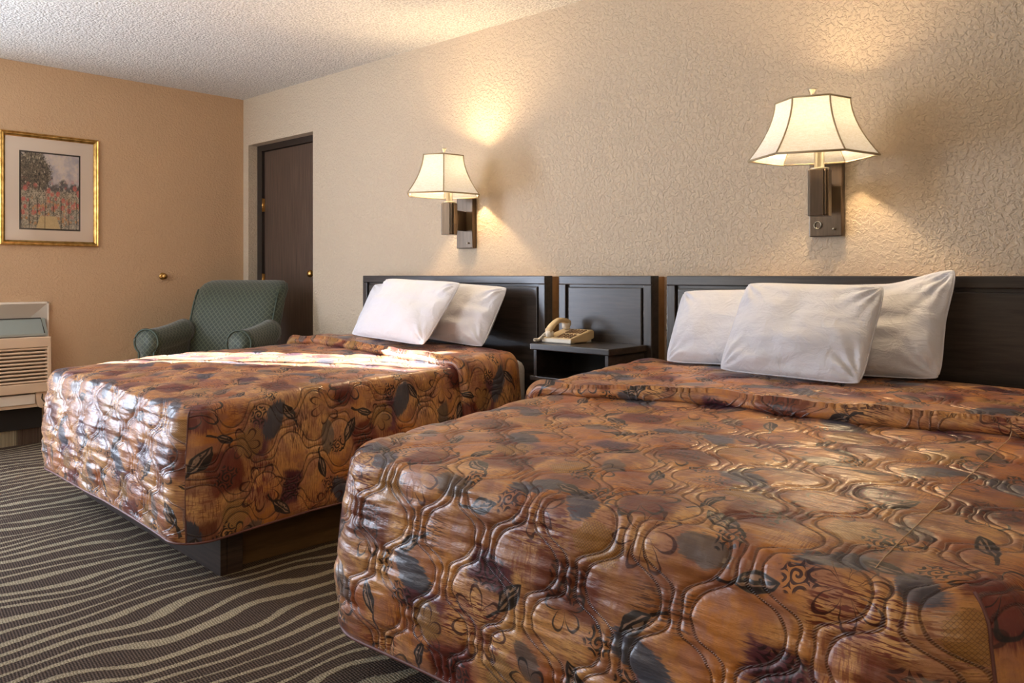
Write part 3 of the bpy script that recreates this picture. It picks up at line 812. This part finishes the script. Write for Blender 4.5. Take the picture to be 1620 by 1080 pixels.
    # --- grid B: foot drop
    sB = s[(s >= -Wi-1e-9) & (s <= Wi+1e-9)]
    d = np.linspace(0, Dt, int(Dt/res))
    Sb, Db = np.meshgrid(sB, d, indexing='ij')
    Q = posB(Sb, Db)
    e = 1e-3; dx = posB(Sb+e, Db)-posB(Sb-e, Db); dy = posB(Sb, Db+e)-posB(Sb, Db-e); NB = np.cross(dx, dy)
    NB /= np.linalg.norm(NB, axis=-1, keepdims=True)+1e-12
    refB = np.stack([np.zeros_like(Sb), -1.0*(Db > r*.8), 1.0*(Db <= r*.8)], -1); fl = np.sign((NB*refB).sum(-1, keepdims=True)); fl[fl == 0] = 1; NB *= fl
    seamB = 1-(1-sst(Wi-np.abs(Sb), 0, .03))*sst(Db, 0, .03); hemB = sst(Dt-Db, 0, .02)
    VB = (Li-head+fold_len)+Db
    qb = quilt(Sb, VB, seed, 1.0); crownB = .010*vnoise(Sb*3.2, VB*3.2, 20+seed)+.006*vnoise(Sb*8, VB*8, 21+seed)
    Q = Q+NB*((qb*seamB*hemB*np.where(Db > .02, 1.1, .8)+crownB*seamB*hemB)[..., None])
    UVB = np.stack([Sb, VB], -1)
    # merge the two grids
    n1, m1 = P.shape[:2]; n2, m2 = Q.shape[:2]
    i1 = np.arange(n1*m1).reshape(n1, m1); i2 = np.arange(n2*m2).reshape(n2, m2)+n1*m1
    F1 = np.stack([i1[:-1, :-1], i1[1:, :-1], i1[1:, 1:], i1[:-1, 1:]], -1).reshape(-1, 4)
    F2 = np.stack([i2[:-1, :-1], i2[1:, :-1], i2[1:, 1:], i2[:-1, 1:]], -1).reshape(-1, 4)
    # share the top-to-foot row so the surface is welded there
    mask = np.where((s >= -Wi-1e-9) & (s <= Wi+1e-9))[0]
    remap = np.arange(n1*m1+n2*m2); remap[i2[:, 0]] = i1[mask, -1]
    F2 = remap[F2]
    V = np.concatenate([P.reshape(-1, 3), Q.reshape(-1, 3)]); F = np.concatenate([F1, F2])
    UVv = np.concatenate([UVA.reshape(-1, 2), UVB.reshape(-1, 2)])
    o = raw_mesh('bedspread', V, F, UVv, 'spread', parent)
    # drop unused doubled row
    bm = bmesh.new(); bm.from_mesh(o.data); bmesh.ops.delete(bm, geom=[x for x in bm.verts if not x.link_faces], context='VERTS'); bm.to_mesh(o.data); bm.free()
    # hem piping and corner seams
    bm = bmesh.new(); st = max(1, int(.012/res))
    right = [tuple(P[-1, j]) for j in range(0, m1, st)]; left = [tuple(P[0, j]) for j in range(m1-1, -1, -st)]
    foot = [tuple(Q[i, -1]) for i in range(n2-1, -1, -st)]
    tube_bm(bm, right+foot+left, .0045, 6)
    tube_bm(bm, [tuple(Q[-1, j]) for j in range(6, m2, st)], .0032, 6); tube_bm(bm, [tuple(Q[0, j]) for j in range(6, m2, st)], .0032, 6)
    if seam_at is not None:
        j = int(np.argmin(np.abs(s-seam_at)))
        k_ = 41; row = np.stack([np.convolve(np.pad(P[j, :, c_], k_//2, 'edge'), np.ones(k_)/k_, 'valid') for c_ in range(3)], -1)
        row[:, 2] = np.maximum(row[:, 2]+.001, P[j, :, 2]+.0004)
        b2 = bmesh.new(); tube_bm(b2, [tuple(p) for p in row[int(.25/res)::2]], .0011, 5); from_bm('seam_thread', b2, 'thread', o, True)
    from_bm('piping', bm, 'cord', o, True)
    return o

def soft_block(name, hx, y0, y1, z0, z1, rr, mat, parent, seed=0, amp=.006, zf=None):
    """rounded mattress-like block with gentle wrinkles"""
    bm = bmesh.new(); add_box(bm, -hx, hx, y0, y1, z0, z1)
    bmesh.ops.bevel(bm, geom=bm.edges[:], offset=rr, segments=4, affect='EDGES', profile=.5)
    bmesh.ops.subdivide_edges(bm, edges=[e for e in bm.edges if e.calc_length() > .2], cuts=14, use_grid_fill=True)
    for v in bm.verts:
        q = v.co; k = mnoise.noise(Vector((q.x*7+seed, q.y*7, q.z*14)))+.5*mnoise.noise(Vector((q.x*16+seed, q.y*22, q.z*9)))
        if zf is not None and q.z > (z0+z1)/2: v.co.z += zf(q.x, -q.y)-zf(q.x, .1)
        v.co += Vector((math.copysign(1, q.x) if abs(q.x) > hx-.03 else 0, 0, 1 if q.z > z1-.03 else 0))*k*amp
    return from_bm(name, bm, mat, parent, True)

def bed(label, loc, rz, W, L, zfun, D, vf, hl, head, res, seed, baseW, baseL, **kw):
    t = thing('bed', label, 'bed', loc, rz, 'beds under quilted floral covers')
    spread(t, W, L, D, zfun, vf, hl, head, res, seed=seed, **kw)
    soft_block('mattress', W-.032, -L+.10, -.165, .40, .668, .05, 'sheet', t, seed, .006, zfun)
    box('box_spring', -W+.06, W-.06, -L+.12, -.175, .225, .395, 'boxspring', t, .02)
    fb = baseW
    box('foot_panel', -fb, fb, -baseL, -baseL+.025, 0, .215, 'base', t, .002)
    for s in (-1, 1):
        x0, x1 = sorted((s*(fb-.075), s*(fb-.055)))
        box('side_panel', x0, x1, -baseL+.03, -.16, 0, .215, 'base_side', t, .002)
        x0, x1 = sorted((s*(fb-.05), s*fb))
        box('corner_post', x0, x1, -baseL+.026, -baseL+.085, 0, .215, 'base', t, .002)
    box('slat_deck', -fb+.02, fb-.02, -baseL+.03, -.16, .2155, .2245, 'base', t)
    return t
def z1f(x, y): return np.interp(y, [0, .5, 1.4, 1.85], [.700, .682, .662, .632])-.012*(np.abs(x)/.8)**3
bed('far bed under a brown and purple quilted floral cover, near the armchair', (2.365, 0, 0), math.radians(-2.5),
    .825, 1.88, z1f, .42, lambda a: .60+.03*np.sin(a*4)+.06*a, .034, .30, .0066, 1, .765, 1.72, rc=.06, flare=.035)
def z2f(x, y): return np.interp(y, [0, .6, 1.1, 1.7, 1.85], [.700, .684, .650, .618, .600])-.010*(np.abs(x)/.8)**3
bed('near bed under a brown and purple quilted floral cover, large in the foreground', (4.70, 0, 0), 0,
    .845, 1.86, z2f, .415, lambda a: .86-.10*a+.03*np.sin(a*7), .036, .25, .0037, 4, .735, 1.68, rc=.13, r=.06, flare=.060, seam_at=.62)

# ------------------------------------------------------------------ pillows
def pillow(label, loc, w, h, th, lean, yaw=0, roll=0, seed=0, group='white bed pillows', peak=None):
    """origin at bottom centre; lean = angle back from vertical"""
    nu, nv = 96, 72
    u = np.linspace(-1, 1, nu); v = np.linspace(-1, 1, nv); U, V = np.meshgrid(u, v, indexing='ij')
    ex = 1-.015*(1-V**2)*1.0; ez = 1-.022*(1-U**2)
    X = U*w/2*ex; Z = V*h/2*ez
    rc_ = 1-.05*(np.abs(U)**5)*(np.abs(V)**5); X = X*rc_; Z = Z*rc_
    if peak:      # pull one upper corner out
        k = sst(U*peak, .2, 1)*sst(V, .1, 1); X = X+peak*.02*k; Z = Z+.05*k
    prof = (np.clip(1-np.abs(U)**2.6, 0, 1)**.62)*(np.clip(1-np.abs(V)**2.6, 0, 1)**.62)
    sag = 1-.22*V
    ang = np.arctan2(V, U)
    wr = np.zeros_like(U)
    for cx_, cz_ in ((-1, -1), (1, -1), (-1, 1), (1, 1)):
        dx, dz = (U-cx_)*w, (V-cz_)*h; rr = np.sqrt(dx*dx+dz*dz)+1e-6; a = np.arctan2(dz, dx)
        wr += np.sin(a*15+seed+cx_)*np.exp(-rr/.12)*.014*sst(rr, 0, .05)
    wr += vnoise(X*7, Z*24, seed+40)*.017+vnoise(X*22, Z*9, seed+41)*.006+vnoise(X*4, Z*5, seed+42)*.022
    wr += vnoise(X*34, Z*5, seed+43)*.012*np.exp(-(V+1)/.16)+vnoise(X*5, Z*36, seed+44)*.009*np.exp(-(1-np.abs(U))/.12)
    edge = sst(1-np.maximum(np.abs(U), np.abs(V)), 0, .16)
    T = th/2*prof*sag
    Fy = -(T+wr*edge); By = T+wr*edge*.4
    P1 = np.stack([X, Fy-.002, Z+h/2], -1); P2 = np.stack([X, By+.002, Z+h/2], -1)
    n1 = nu*nv; i1 = np.arange(n1).reshape(nu, nv); i2 = i1+n1
    F1 = np.stack([i1[:-1, :-1], i1[1:, :-1], i1[1:, 1:], i1[:-1, 1:]], -1).reshape(-1, 4)
    F2 = np.stack([i2[:-1, :-1], i2[:-1, 1:], i2[1:, 1:], i2[1:, :-1]], -1).reshape(-1, 4)
    rim = np.concatenate([i1[:, 0], i1[-1, 1:], i1[-2::-1, -1], i1[0, -2:0:-1]])
    R = np.stack([rim, rim+n1, np.roll(rim, -1)+n1, np.roll(rim, -1)], -1)
    o = raw_mesh('pillow', np.concatenate([P1.reshape(-1, 3), P2.reshape(-1, 3)]), np.concatenate([F1, F2, R]), None, 'pillow', None)
    o.location = loc; o.rotation_euler = (Matrix.Rotation(yaw, 4, 'Z') @ Matrix.Rotation(-lean, 4, 'X') @ Matrix.Rotation(roll, 4, 'Y')).to_euler()
    tag(o, label, 'pillow', group)
    seam = [tuple((P1.reshape(-1, 3)[k]+P2.reshape(-1, 3)[k])/2) for k in rim[::2]]
    bm = bmesh.new(); tube_bm(bm, seam, .0030, 6, True); from_bm('seam_edge', bm, 'pillow', o, True)
    return o
rad = math.radians
pillow('white pillow at back left of the far bed, mostly behind another pillow', (2.22, -.365, .738), .58, .34, .11, rad(29), 0, rad(-2), 1)
pillow('white pillow standing at right of the far bed against the headboard', (2.755, -.365, .738), .50, .335, .12, rad(29), 0, rad(3), 2)
pillow('large white pillow in front on the far bed, leaning on two others', (2.485, -.565, .746), .66, .385, .11, rad(37), rad(-2), rad(2), 3)
pillow('white pillow at back left of the near bed, half hidden', (4.28, -.36, .738), .50, .325, .11, rad(29), 0, rad(-2), 4)
pillow('white pillow with raised corner at back right of the near bed', (4.785, -.355, .738), .51, .345, .12, rad(26), 0, rad(-2), 5, peak=1)
pillow('large white pillow in front on the near bed, centred before two others', (4.62, -.56, .738), .50, .375, .13, rad(34), 0, rad(1), 6)

# ------------------------------------------------------------------ armchair
def armchair():
    t = thing('armchair', 'green diamond-patterned upholstered armchair with rolled arms in the corner', 'armchair', (.82, -.655, 0), rad(33))
    # local: faces -y. x across
    aw = .25           # inner half width
    def finish(o):
        cube_uv(o); me = o.data; me.polygons.foreach_set('use_smooth', [True]*len(me.polygons)); return o
    def rounded(name, x0, x1, y0, y1, z0, z1, rr, seg=4, fn=None):
        bm = bmesh.new(); add_box(bm, x0, x1, y0, y1, z0, z1)
        bmesh.ops.subdivide_edges(bm, edges=bm.edges[:], cuts=10, use_grid_fill=True)
        c = Vector(((x0+x1)/2, (y0+y1)/2, (z0+z1)/2)); hs = Vector(((x1-x0)/2, (y1-y0)/2, (z1-z0)/2))
        for v in bm.verts:
            q = v.co-c; inner = Vector([max(-hs[i]+rr, min(hs[i]-rr, q[i])) for i in range(3)])
            d = q-inner
            if d.length > 1e-6: q = inner+d.normalized()*rr
            v.co = c+q
            if fn: v.co = fn(v.co)
        o = from_bm(name, bm, 'chair', t); return finish(o)
    rounded('seat_base', -aw-.04, aw+.04, -.23, .26, .10, .40, .03)
    rounded('seat_cushion', -aw+.005, aw-.005, -.235, .20, .385, .52, .045)
    # rolled arms: keyhole profile swept front to back
    prof = []
    for i in range(22):
        a = rad(-50+280*i/21); prof.append((.082*math.cos(a), .66+.082*math.sin(a)))
    prof = [(.045, .11), (.050, .40)] + [(q[0], q[1]) for q in prof if True] + [(-.045, .40), (-.045, .11)]
    for s in (-1, 1):
        bm = bmesh.new(); rings = []
        for j in range(9):
            a = j/8; y = -.245+a*.405; lift = .045*a*a
            rings.append([bm.verts.new((s*(aw+.062)+s*(px_+.0), y, pz+(lift if pz > .5 else 0))) for px_, pz in prof])
        n = len(prof)
        for A, B in zip(rings, rings[1:]):
            for k in range(n): bm.faces.new((A[k], A[(k+1) % n], B[(k+1) % n], B[k]))
        bm.faces.new(rings[-1]); bm.faces.new(rings[0])
        a_o = finish(from_bm('arm', bm, 'chair', t))
        bm = bmesh.new(); tube_bm(bm, [(s*(aw+.062)+s*px_, -.246, pz) for px_, pz in prof], .006, 6); from_bm('piping', bm, 'chair_pipe', a_o, True)
    # reclined back with rolled top
    def lean(v):
        z = v.z; y = v.y+.20*(max(0, z-.42)/.6)**1.15
        x = v.x*(1+.10*sstf((z-.45)/.35))
        if z > .90: y += .05*((z-.90)/.13)**2
        y -= .03*math.cos(v.x/aw*1.2)*math.sin(min(1, max(0, (z-.42)/.55))*PI)
        return Vector((x, y, z))
    rounded('backrest', -aw-.045, aw+.045, .10, .26, .36, 1.045, .075, fn=lean)
    bk = bpy.data.objects['backrest']
    for s in (-1, 1):
        pts = [lean(Vector((s*(aw+.024), .120, .68+.30*i/12))) + Vector((0, -.002, 0)) for i in range(13)]
        bm = bmesh.new(); tube_bm(bm, pts, .006, 6); from_bm('piping', bm, 'chair_pipe', bk, True)
    for x in (-.27, .27):
        for y in (-.20, .22):
            bm = bmesh.new(); add_box(bm, x-.02, x+.02, y-.02, y+.02, 0, .10, .004); from_bm('leg', bm, 'base', t)
def sstf(x): x = max(0, min(1, x)); return x*x*(3-2*x)
armchair()
